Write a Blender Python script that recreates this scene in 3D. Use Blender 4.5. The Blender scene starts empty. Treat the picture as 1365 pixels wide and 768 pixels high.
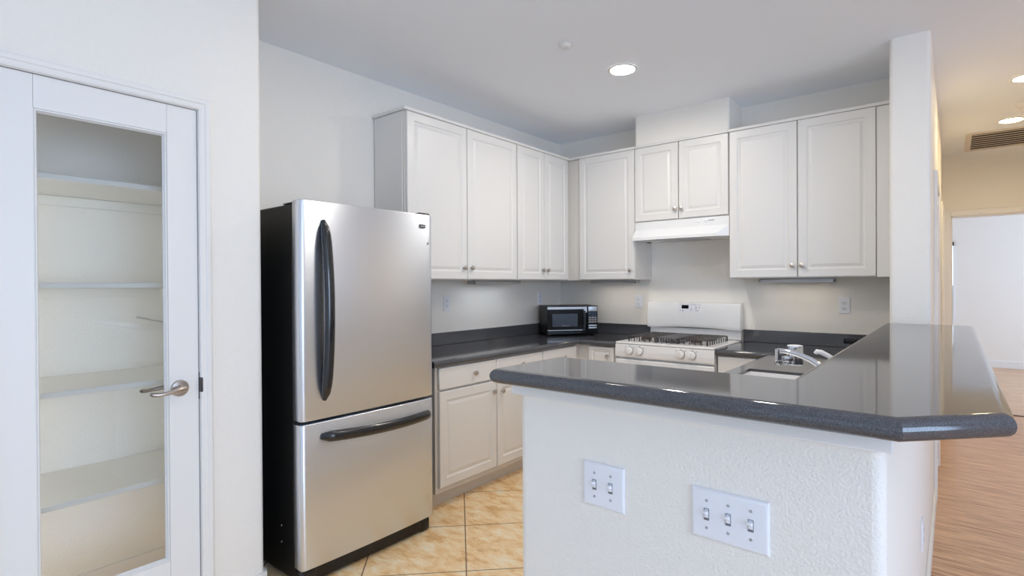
import bpy, bmesh, math, random
from mathutils import Vector, Matrix
random.seed(7)
S = bpy.context.scene
COL = S.collection

# ------------------------------------------------------------------ camera
F_PX = 719.455
R = Vector((0.77366774, 0.63356614, -0.00567163))
U = Vector((0.00061092, 0.00820560, 0.99996615))
FW = Vector((-0.63359124, 0.77364501, -0.00596135))
cam_d = bpy.data.cameras.new('camera')
cam_d.sensor_fit = 'HORIZONTAL'; cam_d.sensor_width = 36.0
cam_d.lens = F_PX * 36.0 / 1365.0
cam_d.clip_start = 0.02; cam_d.clip_end = 100
cam = bpy.data.objects.new('camera', cam_d); COL.objects.link(cam)
m = Matrix.Identity(4)
for i in range(3):
    m[i][0] = R[i]; m[i][1] = U[i]; m[i][2] = -FW[i]
m[0][3], m[1][3], m[2][3] = 0.0, 0.0, 1.3614
cam.matrix_world = m
S.camera = cam

# ------------------------------------------------------------------ colour management, world, lights
S.view_settings.view_transform = 'Standard'
S.view_settings.look = 'None'
S.view_settings.gamma = 1.0
S.view_settings.use_curve_mapping = False
S.view_settings.exposure = 0.18
w = bpy.data.worlds.new('world'); S.world = w; w.use_nodes = True
w.node_tree.nodes['Background'].inputs[0].default_value = (0.75, 0.87, 1.0, 1)
w.node_tree.nodes['Background'].inputs[1].default_value = 0.2


def area_light(name, loc, aim, sx, sy, power, color):
    d = bpy.data.lights.new(name, 'AREA'); d.shape = 'RECTANGLE'
    d.size = sx; d.size_y = sy; d.energy = power; d.color = color
    o = bpy.data.objects.new(name, d); COL.objects.link(o)
    o.location = loc
    o.rotation_euler = Vector(aim).to_track_quat('-Z', 'Y').to_euler()
    return o


area_light('daylight_rear', (0.9, -3.85, 1.25), (0, 1, 0), 5.2, 2.2, 31, (0.62, 0.76, 1.0))
area_light('daylight_right', (4.55, -0.2, 1.35), (-1, 0, 0), 3.2, 2.0, 132, (0.54, 0.715, 1.0))
area_light('daylight_far_room', (2.95, 9.5, 1.4), (-1, 0, 0), 2.6, 1.8, 70, (0.58, 0.75, 1.0))



def fill_point(name, loc, power, color):
    d = bpy.data.lights.new(name, 'POINT'); d.energy = power; d.color = color; d.shadow_soft_size = 0.22
    o = bpy.data.objects.new(name, d); COL.objects.link(o); o.location = loc


# added unseen fill light right of the camera, lifting ceiling and backsplash
fill_point('unseen_fill_right', (2.0, 0.3, 1.75), 21, (0.84, 0.90, 1.0))


# added fill light hidden inside the pantry, brightening its shelves
area_light('pantry_fill', (-2.52, -0.02, 1.02), (-0.75, 0.65, 0), 0.06, 1.95, 6.0, (0.90, 0.94, 1.0))


def ceiling_fill(x, y, power, color):
    d = bpy.data.lights.new('ceiling_fill', 'AREA'); d.shape = 'DISK'; d.size = 0.15; d.energy = power; d.color = color
    o = bpy.data.objects.new('ceiling_fill', d); COL.objects.link(o); o.location = (x, y, 2.725)


# added unseen lamps at the ceiling near the camera, brightening the kitchen
for x_, y_, p_ in ((-1.60, 1.75, 3.9), (-0.65, 2.25, 8.6)):
    ceiling_fill(x_, y_, p_, (1.0, 0.92, 0.79))
S.cycles.diffuse_bounces = 8
S.cycles.max_bounces = 14


# ------------------------------------------------------------------ materials
def srgb(r, g, b):
    f = lambda c: (c / 255 / 12.92) if c / 255 <= 0.04045 else ((c / 255 + 0.055) / 1.055) ** 2.4
    return (f(r), f(g), f(b), 1)


def mat(name, color, rough=0.5, metal=0.0, spec=0.5, coat=0.0, coat_rough=0.05):
    mt = bpy.data.materials.new(name); mt.use_nodes = True
    b = mt.node_tree.nodes['Principled BSDF']
    b.inputs['Base Color'].default_value = color
    b.inputs['Roughness'].default_value = rough
    b.inputs['Metallic'].default_value = metal
    b.inputs['Specular IOR Level'].default_value = spec
    b.inputs['Coat Weight'].default_value = coat
    b.inputs['Coat Roughness'].default_value = coat_rough
    return mt


def nd(mt, typ, **kw):
    n = mt.node_tree.nodes.new(typ)
    for k, v in kw.items():
        if k in n.inputs: n.inputs[k].default_value = v
        else: setattr(n, k, v)
    return n


def ln(mt, a, b): mt.node_tree.links.new(a, b)


def bsdf(mt): return mt.node_tree.nodes['Principled BSDF']


def add_bump(mt, scale, strength, dist=0.002, detail=2.0, stretch=None):
    g = nd(mt, 'ShaderNodeNewGeometry')
    src = g.outputs['Position']
    if stretch:
        mp = nd(mt, 'ShaderNodeMapping'); mp.inputs['Scale'].default_value = stretch
        ln(mt, src, mp.inputs['Vector']); src = mp.outputs['Vector']
    n = nd(mt, 'ShaderNodeTexNoise', Scale=scale, Detail=detail)
    ln(mt, src, n.inputs['Vector'])
    b = nd(mt, 'ShaderNodeBump', Strength=strength, Distance=dist)
    ln(mt, n.outputs[0], b.inputs['Height'])
    ln(mt, b.outputs['Normal'], bsdf(mt).inputs['Normal'])
    return n


M = {}
M['paint'] = mat('wall_paint', srgb(241, 237, 230), 0.62, spec=0.3)
add_bump(M["paint"], 160, 0.8, 0.0027, 3.0)
M['ceiling'] = mat('ceiling_paint', srgb(244, 248, 254), 0.8, spec=0.2)
add_bump(M['ceiling'], 80, 0.25, 0.002)
M['bounce_floor'] = mat('pale_bounce_floor', srgb(226, 223, 218), 0.95, spec=0.1)  # unseen floor behind the camera, made pale to bounce light upward
M['trim'] = mat('trim_paint', srgb(236, 234, 231), 0.38)
M['door_white'] = mat('door_paint', srgb(234, 233, 231), 0.4)
M['cabinet'] = mat('cabinet_thermofoil', srgb(227, 225, 222), 0.36)
M['cab_in'] = mat('cabinet_frame_white', srgb(216, 212, 206), 0.45)
M['shelf'] = mat('shelf_paint', srgb(236, 233, 226), 0.4)
M['appliance'] = mat('white_enamel', srgb(238, 238, 238), 0.22)
M['plastic'] = mat('white_plastic', srgb(236, 237, 242), 0.3)
M['knob_shadow'] = mat('knob_shadow_grey', srgb(122, 114, 110), 0.5)  # shade round the stove knobs, put into a grey colour
M['threshold'] = mat('threshold_brown', srgb(92, 62, 44), 0.5)
M['slot_grey'] = mat('slot_grey', srgb(120, 120, 126), 0.5)
M['slot'] = mat('dark_slot', srgb(55, 52, 50), 0.6)
M['black_plastic'] = mat('black_plastic', srgb(22, 22, 24), 0.28)
M['black_case'] = mat('black_textured_case', srgb(13, 13, 14), 0.42)
add_bump(M['black_case'], 400, 0.25, 0.001)
M['black_gloss'] = mat('black_gloss', srgb(14, 15, 18), 0.16, spec=0.3)
M['handle_black'] = mat('handle_black', srgb(26, 26, 29), 0.22, coat=0.4)
M['screen'] = mat('microwave_window', srgb(70, 78, 92), 0.2, spec=0.3)
M['display'] = mat('display_glass', srgb(12, 18, 16), 0.12)
M['mark'] = mat('grey_marking', srgb(140, 142, 146), 0.6)
M['mark_red'] = mat('red_marking', srgb(200, 110, 105), 0.6)
M['light_mark'] = mat('light_marking', srgb(205, 210, 216), 0.4)
M['silver_key'] = mat('silver_key', srgb(190, 200, 212), 0.3, metal=0.5)
M['blue_key'] = mat('blue_grey_key', srgb(58, 72, 95), 0.35)
M['nickel'] = mat('satin_nickel', srgb(190, 180, 172), 0.28, metal=1.0)
M['chrome'] = mat('chrome', srgb(225, 228, 234), 0.06, metal=1.0)
M['bronze'] = mat('brushed_bronze_knob', srgb(205, 197, 190), 0.32, metal=1.0)
M['cast_iron'] = mat('cast_iron', srgb(66, 60, 60), 0.42)
add_bump(M['cast_iron'], 300, 0.2, 0.001)
M['rust_iron'] = mat('burner_cap_brown', srgb(82, 58, 52), 0.5)
M['grey_griddle'] = mat('grey_griddle', srgb(88, 86, 90), 0.45)
M['sink'] = mat('sink_white', srgb(240, 240, 240), 0.2)
M['alu'] = mat('aluminium', srgb(185, 186, 188), 0.4, metal=0.9)
M['vent'] = mat('vent_paint', srgb(226, 216, 202), 0.5)
M['vent_dark'] = mat('vent_cavity', srgb(58, 44, 38), 0.9)
M['blind'] = mat('blind_white', srgb(225, 232, 238), 0.6)

# stainless steel, brushed across
M['steel'] = mat('stainless_steel', srgb(226, 231, 240), 0.34, metal=1.0)
g_ = nd(M['steel'], 'ShaderNodeNewGeometry'); mp_ = nd(M['steel'], 'ShaderNodeMapping')
mp_.inputs['Scale'].default_value = (40, 2.0, 900)
ln(M['steel'], g_.outputs['Position'], mp_.inputs['Vector'])
n_ = nd(M['steel'], 'ShaderNodeTexNoise', Scale=1.0, Detail=3.0); ln(M['steel'], mp_.outputs['Vector'], n_.inputs['Vector'])
mr_ = nd(M['steel'], 'ShaderNodeMapRange'); mr_.inputs['To Min'].default_value = 0.27; mr_.inputs['To Max'].default_value = 0.40
ln(M['steel'], n_.outputs[0], mr_.inputs['Value']); ln(M['steel'], mr_.outputs[0], bsdf(M['steel']).inputs['Roughness'])
tg_ = nd(M['steel'], 'ShaderNodeTangent', direction_type='RADIAL', axis='Z'); ln(M['steel'], tg_.outputs[0], bsdf(M['steel']).inputs['Tangent'])
bsdf(M['steel']).inputs['Anisotropic'].default_value = 0.8; bsdf(M['steel']).inputs['Anisotropic Rotation'].default_value = 0.25
b_ = nd(M['steel'], 'ShaderNodeBump', Strength=0.03, Distance=0.001)
ln(M['steel'], n_.outputs[0], b_.inputs['Height']); ln(M['steel'], b_.outputs['Normal'], bsdf(M['steel']).inputs['Normal'])

# charcoal speckled solid-surface counter
M['counter'] = mat('charcoal_counter', srgb(72, 73, 78), 0.07)
bsdf(M['counter']).inputs['IOR'].default_value = 1.65
g_ = nd(M['counter'], 'ShaderNodeNewGeometry')
n_ = nd(M['counter'], 'ShaderNodeTexNoise', Scale=520.0, Detail=2.0); ln(M['counter'], g_.outputs['Position'], n_.inputs['Vector'])
cr = nd(M['counter'], 'ShaderNodeValToRGB')
cr.color_ramp.elements[0].position = 0.32; cr.color_ramp.elements[0].color = srgb(46, 47, 51)
cr.color_ramp.elements[1].position = 0.68; cr.color_ramp.elements[1].color = srgb(92, 93, 98)
ln(M['counter'], n_.outputs[0], cr.inputs[0]); ln(M['counter'], cr.outputs[0], bsdf(M['counter']).inputs['Base Color'])

# clear glass (thin pane): transparent + fresnel gloss
gm = bpy.data.materials.new('clear_glass'); gm.use_nodes = True
nt = gm.node_tree; nt.nodes.clear()
out = nt.nodes.new('ShaderNodeOutputMaterial'); mx = nt.nodes.new('ShaderNodeMixShader')
tr = nt.nodes.new('ShaderNodeBsdfTransparent'); gl = nt.nodes.new('ShaderNodeBsdfGlossy'); fr = nt.nodes.new('ShaderNodeFresnel')
tr.inputs[0].default_value = (0.95, 0.965, 0.97, 1); gl.inputs['Roughness'].default_value = 0.01; fr.inputs[0].default_value = 1.45
nt.links.new(fr.outputs[0], mx.inputs[0]); nt.links.new(tr.outputs[0], mx.inputs[1]); nt.links.new(gl.outputs[0], mx.inputs[2])
nt.links.new(mx.outputs[0], out.inputs[0])
M['glass'] = gm


def emit(name, color, strength):
    mt = bpy.data.materials.new(name); mt.use_nodes = True
    b = bsdf(mt); b.inputs['Base Color'].default_value = (1, 1, 1, 1)
    b.inputs['Emission Color'].default_value = color; b.inputs['Emission Strength'].default_value = strength
    return mt


M['lamp'] = emit('kitchen_lamp', (1.0, 0.94, 0.85, 1), 230)
M['lamp_hall'] = emit('hall_lamp', (1.0, 0.79, 0.43, 1), 116)
M['strip_fill_glow'] = emit('strip_fill_warm', (1.0, 0.88, 0.70, 1), 4.6)  # lens glow added to lift the wall under the cabinets
M['strip_fill_glow_cool'] = emit('strip_fill_cool', (0.86, 0.93, 1.0, 1), 4.2)
M['sky_pane'] = emit('bright_window_pane', (0.86, 0.95, 1.0, 1), 1.1)

# floor: 45 degree ceramic tile
M['tile'] = mat('ceramic_tile', srgb(222, 182, 128), 0.32)
mt = M['tile']; T = 0.49
g_ = nd(mt, 'ShaderNodeNewGeometry')
mp = nd(mt, 'ShaderNodeMapping'); mp.inputs['Rotation'].default_value = (0, 0, math.radians(-45))
ln(mt, g_.outputs['Position'], mp.inputs['Vector'])
mp.inputs['Location'].default_value = (-0.03, -3.06, 0)
br = nd(mt, 'ShaderNodeTexBrick', offset=0.0, squash=1.0)
br.inputs['Scale'].default_value = 1.0; br.inputs['Brick Width'].default_value = T; br.inputs['Row Height'].default_value = T
br.inputs['Mortar Size'].default_value = 0.0032; br.inputs['Mortar Smooth'].default_value = 0.1
br.inputs['Color1'].default_value = (0.2, 0.2, 0.2, 1); br.inputs['Color2'].default_value = (0.8, 0.8, 0.8, 1)
ln(mt, mp.outputs['Vector'], br.inputs['Vector'])
n1 = nd(mt, 'ShaderNodeTexNoise', Scale=7.0, Detail=9.0, Roughness=0.72, Distortion=0.25)
mpn = nd(mt, 'ShaderNodeMapping'); mpn.inputs['Scale'].default_value = (1.0, 2.0, 1); mpn.inputs['Rotation'].default_value = (0, 0, math.radians(40))
ln(mt, g_.outputs['Position'], mpn.inputs['Vector']); ln(mt, mpn.outputs['Vector'], n1.inputs['Vector'])
cr = nd(mt, 'ShaderNodeValToRGB')
e = cr.color_ramp.elements
e[0].position = 0.33; e[0].color = srgb(208, 158, 100)
e[1].position = 0.66; e[1].color = srgb(246, 234, 212)
x_ = e.new(0.45); x_.color = srgb(236, 198, 144)
x_ = e.new(0.55); x_.color = srgb(244, 218, 176)
ln(mt, n1.outputs[0], cr.inputs[0])
mxg = nd(mt, 'ShaderNodeMix', data_type='RGBA')
ln(mt, br.outputs['Fac'], mxg.inputs['Factor']); ln(mt, cr.outputs[0], mxg.inputs['A']); mxg.inputs['B'].default_value = srgb(120, 96, 74)
ln(mt, mxg.outputs['Result'], bsdf(mt).inputs['Base Color'])
bp = nd(mt, 'ShaderNodeBump', Strength=0.35, Distance=0.003)
mh = nd(mt, 'ShaderNodeMath', operation='SUBTRACT'); ln(mt, n1.outputs[0], mh.inputs[0]); ln(mt, br.outputs['Fac'], mh.inputs[1])
ln(mt, mh.outputs[0], bp.inputs['Height']); ln(mt, bp.outputs['Normal'], bsdf(mt).inputs['Normal'])

# floor: strand wood planks running along X
M['wood'] = mat('wood_planks', srgb(190, 140, 96), 0.28)
mt = M['wood']
g_ = nd(mt, 'ShaderNodeNewGeometry')
br = nd(mt, 'ShaderNodeTexBrick', offset=0.37, squash=1.0)
br.inputs['Scale'].default_value = 1.0; br.inputs['Brick Width'].default_value = 0.95; br.inputs['Row Height'].default_value = 0.095
br.inputs['Mortar Size'].default_value = 0.0011; br.inputs['Mortar Smooth'].default_value = 0.2
br.inputs['Color1'].default_value = srgb(206, 156, 112); br.inputs['Color2'].default_value = srgb(176, 124, 82)
br.inputs['Mortar'].default_value = srgb(128, 84, 54)
ln(mt, g_.outputs['Position'], br.inputs['Vector'])
mpn = nd(mt, 'ShaderNodeMapping'); mpn.inputs['Scale'].default_value = (2.2, 42, 1)
ln(mt, g_.outputs['Position'], mpn.inputs['Vector'])
n1 = nd(mt, 'ShaderNodeTexNoise', Scale=1.6, Detail=7.0, Roughness=0.68, Distortion=0.5); ln(mt, mpn.outputs['Vector'], n1.inputs['Vector'])
cr = nd(mt, 'ShaderNodeValToRGB')
cr.color_ramp.elements[0].position = 0.34; cr.color_ramp.elements[0].color = srgb(150, 94, 58)
cr.color_ramp.elements[1].position = 0.62; cr.color_ramp.elements[1].color = srgb(240, 204, 164)
ln(mt, n1.outputs[0], cr.inputs[0])
mxg = nd(mt, 'ShaderNodeMix', data_type='RGBA'); mxg.inputs['Factor'].default_value = 0.78
ln(mt, br.outputs['Color'], mxg.inputs['A']); ln(mt, cr.outputs[0], mxg.inputs['B'])
ln(mt, mxg.outputs['Result'], bsdf(mt).inputs['Base Color'])


# ------------------------------------------------------------------ geometry helpers (all in world coordinates)
def B(): return bmesh.new()


def add_box(bm, a, b, bev=0.0, seg=2):
    x0, x1 = sorted((a[0], b[0])); y0, y1 = sorted((a[1], b[1])); z0, z1 = sorted((a[2], b[2]))
    t = bmesh.new()
    v = [t.verts.new(p) for p in ((x0, y0, z0), (x1, y0, z0), (x1, y1, z0), (x0, y1, z0), (x0, y0, z1), (x1, y0, z1), (x1, y1, z1), (x0, y1, z1))]
    for f in ((0, 3, 2, 1), (4, 5, 6, 7), (0, 1, 5, 4), (1, 2, 6, 5), (2, 3, 7, 6), (3, 0, 4, 7)):
        t.faces.new([v[i] for i in f])
    if bev > 0:
        bmesh.ops.bevel(t, geom=t.edges[:], offset=bev, segments=seg, profile=0.5, affect='EDGES', clamp_overlap=True)
    merge(bm, t)


def merge(bm, t, mtx=None):
    me = bpy.data.meshes.new('tmp'); t.to_mesh(me); t.free()
    if mtx is not None: me.transform(mtx)
    bm.from_mesh(me); bpy.data.meshes.remove(me)


def frame(o, u, v, w):
    """matrix whose columns are the axes u, v, w at origin o"""
    mm = Matrix.Identity(4)
    for i in range(3):
        mm[i][0] = u[i]; mm[i][1] = v[i]; mm[i][2] = w[i]; mm[i][3] = o[i]
    return mm


def add_fbox(bm, fr_, a, b, bev=0.0, seg=2):
    t = bmesh.new(); add_box(t, a, b, bev, seg); merge(bm, t, fr_)


def add_prism(bm, pts, axis, c0, c1, bev=None, r=0.01, seg=3, mtx=None):
    """polygon pts extruded along axis between c0 and c1; bev(mid, direction) picks edges to round"""
    def P(p, c):
        return {'x': (c, p[0], p[1]), 'y': (p[0], c, p[1]), 'z': (p[0], p[1], c)}[axis]
    t = bmesh.new()
    lo = [t.verts.new(P(p, c0)) for p in pts]; hi = [t.verts.new(P(p, c1)) for p in pts]
    t.faces.new(lo); t.faces.new(hi[::-1])
    n = len(pts)
    for i in range(n):
        t.faces.new((lo[i], hi[i], hi[(i + 1) % n], lo[(i + 1) % n]))
    bmesh.ops.recalc_face_normals(t, faces=t.faces[:])
    if bev:
        es = [e for e in t.edges if bev((e.verts[0].co + e.verts[1].co) / 2, (e.verts[1].co - e.verts[0].co).normalized())]
        bmesh.ops.bevel(t, geom=es, offset=r, segments=seg, profile=0.5, affect='EDGES', clamp_overlap=True)
    merge(bm, t, mtx)


def add_tube(bm, pts, rad, n=10, caps=True, flat=1.0, up=(0, 0, 1)):
    pts = [Vector(p) for p in pts]
    rads = rad if isinstance(rad, (list, tuple)) else [rad] * len(pts)
    t = bmesh.new(); rings = []
    for i, p in enumerate(pts):
        d = (pts[min(i + 1, len(pts) - 1)] - pts[max(i - 1, 0)]).normalized()
        s = d.cross(Vector(up))
        if s.length < 1e-4: s = d.cross(Vector((1, 0, 0)))
        s.normalize(); q = s.cross(d).normalized()
        rings.append([t.verts.new(p + s * rads[i] * math.cos(2 * math.pi * k / n) + q * rads[i] * flat * math.sin(2 * math.pi * k / n)) for k in range(n)])
    for a, b in zip(rings, rings[1:]):
        for k in range(n):
            t.faces.new((a[k], a[(k + 1) % n], b[(k + 1) % n], b[k]))
    if caps:
        t.faces.new(rings[0][::-1]); t.faces.new(rings[-1])
    bmesh.ops.recalc_face_normals(t, faces=t.faces[:])
    merge(bm, t)


def add_lathe(bm, prof, o, w, n=24):
    """profile (radius, height) turned about axis w through o"""
    w = Vector(w).normalized(); a = w.orthogonal().normalized(); b = w.cross(a); o = Vector(o)
    t = bmesh.new(); rings = []
    for r, h in prof:
        if r < 1e-6: rings.append([t.verts.new(o + w * h)])
        else: rings.append([t.verts.new(o + w * h + (a * math.cos(2 * math.pi * k / n) + b * math.sin(2 * math.pi * k / n)) * r) for k in range(n)])
    for p, q in zip(rings, rings[1:]):
        for k in range(n):
            k2 = (k + 1) % n
            if len(p) == 1 and len(q) == 1: continue
            if len(p) == 1: t.faces.new((p[0], q[k2], q[k]))
            elif len(q) == 1: t.faces.new((p[k], p[k2], q[0]))
            else: t.faces.new((p[k], p[k2], q[k2], q[k]))
    bmesh.ops.recalc_face_normals(t, faces=t.faces[:])
    merge(bm, t)


def add_rings(bm, fr_, wd, ht, prof):
    """stack of rectangles (inset, height) on a wd x ht rectangle in frame fr_, closed at both ends"""
    t = bmesh.new(); rs = []
    for ins, h in prof:
        rs.append([t.verts.new(p) for p in ((ins, ins, h), (wd - ins, ins, h), (wd - ins, ht - ins, h), (ins, ht - ins, h))])
    for a, b in zip(rs, rs[1:]):
        for k in range(4): t.faces.new((a[k], a[(k + 1) % 4], b[(k + 1) % 4], b[k]))
    t.faces.new(rs[0][::-1]); t.faces.new(rs[-1])
    bmesh.ops.recalc_face_normals(t, faces=t.faces[:])
    merge(bm, t, fr_)


def grid_slab(bm, xs, ys, mask, z0, z1, pred, r):
    """slab of the grid cells for which mask(cx, cy); boundary edges passing pred(mid) get a rolled nosing"""
    t = bmesh.new(); vs = {}
    def gv(i, j):
        if (i, j) not in vs: vs[(i, j)] = t.verts.new((xs[i], ys[j], z1))
        return vs[(i, j)]
    for i in range(len(xs) - 1):
        for j in range(len(ys) - 1):
            if mask((xs[i] + xs[i + 1]) / 2, (ys[j] + ys[j + 1]) / 2):
                t.faces.new((gv(i, j), gv(i + 1, j), gv(i + 1, j + 1), gv(i, j + 1)))
    top = t.faces[:]
    ret = bmesh.ops.extrude_face_region(t, geom=top)
    nv = [g for g in ret['geom'] if isinstance(g, bmesh.types.BMVert)]
    for v in nv: v.co.z = z0
    bmesh.ops.recalc_face_normals(t, faces=t.faces[:])
    bmesh.ops.dissolve_limit(t, angle_limit=0.001, verts=t.verts[:], edges=t.edges[:])
    es = [e for e in t.edges if abs(e.verts[0].co.z - e.verts[1].co.z) < 1e-5 and e.calc_face_angle(0) > 0.5 and pred((e.verts[0].co + e.verts[1].co) / 2)]
    if es: bmesh.ops.bevel(t, geom=es, offset=r, segments=5, profile=0.5, affect='EDGES', clamp_overlap=True)
    merge(bm, t)


ORG = {}


def obj(name, bm, material, parent=None, smooth=35, kind=None, label=None):
    me = bpy.data.meshes.new(name)
    if parent is None:
        xs = [v.co for v in bm.verts]
        o0 = Vector(((min(v.x for v in xs) + max(v.x for v in xs)) / 2, (min(v.y for v in xs) + max(v.y for v in xs)) / 2, min(v.z for v in xs)))
    else:
        o0 = ORG[parent.name]
    bmesh.ops.translate(bm, verts=bm.verts[:], vec=-o0)
    bm.to_mesh(me); bm.free()
    o = bpy.data.objects.new(name, me); COL.objects.link(o)
    if parent is None: o.location = o0
    else: o.parent = parent
    ORG[o.name] = o0
    for mtl in (material if isinstance(material, (list, tuple)) else [material]): me.materials.append(mtl)
    if smooth:
        for p in me.polygons: p.use_smooth = True
        me.set_sharp_from_angle(angle=math.radians(smooth))
        big = 9.0 if me.materials[0].name.startswith('stainless') else 0.01
        for p in me.polygons:
            if p.area > big: p.use_smooth = False
    if kind: o['kind'] = kind
    if label: o['label'] = label
    return o


def thing(name, label, cat, loc, group=None):
    o = bpy.data.objects.new(name, None); COL.objects.link(o)
    o.location = loc; o.empty_display_size = 0.1
    ORG[o.name] = Vector(loc)
    if label: o['label'] = label
    if cat: o['category'] = cat
    if group: o['group'] = group
    return o


def tag(o, label, cat, group=None):
    o['label'] = label; o['category'] = cat
    if group: o['group'] = group
    return o


def struct(name, bm, material, parent=None, smooth=35):
    return obj(name, bm, material, parent, smooth, kind='structure' if parent is None else None)


def box_obj(name, a, b, material, parent=None, bev=0.0, seg=2, **kw):
    bm = B(); add_box(bm, a, b, bev, seg)
    return obj(name, bm, material, parent, **kw)


def struct_box(name, a, b, material, bev=0.0, seg=2, parent=None):
    bm = B(); add_box(bm, a, b, bev, seg)
    return struct(name, bm, material, parent)


X, Y, Z = Vector((1, 0, 0)), Vector((0, 1, 0)), Vector((0, 0, 1))

# ------------------------------------------------------------------ room constants
XL, YB, ZC = -3.008, 4.426, 2.738
XU, YU = -2.679, 4.092            # upper door faces
XP = -2.391                        # pantry wall face
YP_END = 1.161                     # end of the pantry wall
X0, X1 = -0.284, -0.097            # column / hall wall
YCOL = 3.73
YH = 1.199                         # half wall face
XH = -0.958                        # half wall left end
YE = 7.5                           # hall end wall
ZTOP, ZBOT = 2.495, 1.397          # upper cabinets
ZCT = 0.908                        # kitchen counter
ZBAR = 1.133

# ------------------------------------------------------------------ structure
struct_box('floor', (-3.2, 0.2, -0.10), (-0.19, 4.55, 0.0), M['tile'])
struct_box('floor_wood', (-0.19, 0.2, -0.10), (4.4, 12.0, 0.0), M['wood'])
struct_box('floor_rear', (-3.2, -3.7, -0.10), (4.4, 0.2, 0.0), M['bounce_floor'])
struct_box('floor_far', (-1.6, 7.6, -0.10), (-0.19, 12.0, 0.0), M['wood'])
struct_box('ceiling', (-3.2, -3.8, ZC), (4.5, 12.0, ZC + 0.1), M['ceiling'])

struct_box('wall_left', (XL - 0.1, -0.45, 0), (XL, YB + 0.1, ZC), M['paint'])
struct_box('wall_back', (XL, YB, 0), (X0, YB + 0.1, ZC), M['paint'])


def vedge(sel):  # vertical edges whose xy satisfies sel
    return lambda mid, d: abs(d.z) > 0.9 and sel(mid.x, mid.y)


# pantry: front wall with the door opening, and the wall between pantry and fridge recess (bullnosed end)
DY0, DY1, DZ = 0.290, 0.900, 2.088
bm = B()
add_prism(bm, [(XP, DY1), (XP, YP_END), (XL, YP_END), (XL, 0.967), (XP - 0.115, 0.967), (XP - 0.115, DY1)], 'z', 0, ZC,
          vedge(lambda x, y: abs(x - XP) < .01 and abs(y - YP_END) < .01), 0.022, 5)
add_box(bm, (XP - 0.115, DY0, DZ), (XP, DY1, ZC))
add_box(bm, (XP - 0.115, -3.7, 0), (XP, DY0, ZC))
struct('wall_pantry', bm, M['paint'])
struct_box('wall_pantry_side', (XL, -0.45, 0), (XP - 0.115, -0.35, ZC), M['paint'])

# hall wall with the column end, bullnosed
bm = B()
add_prism(bm, [(X0, YCOL), (X1, YCOL), (X1, YE), (X0, YE)], 'z', 0, ZC, vedge(lambda x, y: y < YCOL + .01), 0.022, 5)
struct('wall_right', bm, M['paint'])

# half wall of the peninsula (L shape)
bm = B()
add_prism(bm, [(XH, YH), (X1, YH), (X1, YCOL), (X0, YCOL), (X0, 1.32), (XH, 1.32)], 'z', 0, ZBAR - 0.0425,
          vedge(lambda x, y: y < YH + .01), 0.022, 5)
struct('wall_front', bm, M['paint'])

# duct chase over the hood
bm = B()
add_prism(bm, [(-2.041, 4.104), (-1.283, 4.104), (-1.283, YB), (-2.041, YB)], 'z', ZTOP + 0.001, ZC,
          vedge(lambda x, y: y < 4.2), 0.018, 4)
struct('wall_soffit', bm, M['paint'])

# hall end wall with the doorway, far room
bm = B()
OX0, OX1, OZ = -0.025, 0.93, 2.066
add_box(bm, (X0, YE, 0), (OX0, YE + 0.12, ZC)); add_box(bm, (OX1, YE, 0), (1.4, YE + 0.12, ZC)); add_box(bm, (OX0, YE, OZ), (OX1, YE + 0.12, ZC))
struct('wall_hall_end', bm, M['paint'])
bm = B(); CW = 0.062
add_box(bm, (OX0 - CW, YE - 0.018, 0), (OX0, YE, OZ + CW), 0.004); add_box(bm, (OX1, YE - 0.018, 0), (OX1 + CW, YE, OZ + CW), 0.004)
add_box(bm, (OX0, YE - 0.018, OZ), (OX1, YE, OZ + CW), 0.004)
add_box(bm, (OX0, YE, 0), (OX0 + 0.012, YE + 0.12, OZ)); add_box(bm, (OX1 - 0.012, YE, 0), (OX1, YE + 0.12, OZ)); add_box(bm, (OX0, YE, OZ - 0.012), (OX1, YE + 0.12, OZ))
struct('trim_1', bm, M['trim'])
struct_box('wall_far', (-1.6, 11.5, 0), (3.0, 11.6, ZC), M['paint'])
struct_box('wall_far_left', (-1.7, YE + 0.12, 0), (-1.6, 11.6, ZC), M['paint'])
struct_box('wall_far_front', (-1.6, YE + 0.02, 0), (X0, YE + 0.12, ZC), M['paint'])
bm = B()
add_box(bm, (3.0, YE, 0), (3.1, 8.2, ZC)); add_box(bm, (3.0, 10.8, 0), (3.1, 11.6, ZC)); add_box(bm, (3.0, 8.2, 0), (3.1, 10.8, 0.5)); add_box(bm, (3.0, 8.2, 2.3), (3.1, 10.8, ZC))
struct('wall_far_right', bm, M['paint'])
struct_box('wall_far_entry', (1.4, YE, 0), (3.0, YE + 0.12, ZC), M['paint'])
struct_box('baseboard_far', (-1.6, 11.485, 0), (3.0, 11.5, 0.11), M['trim'], 0.004)
bm = B(); add_box(bm, (OX0 - 0.3, YE + 0.13, 0.001), (OX1 + 0.3, YE + 0.136, 0.004))
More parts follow.
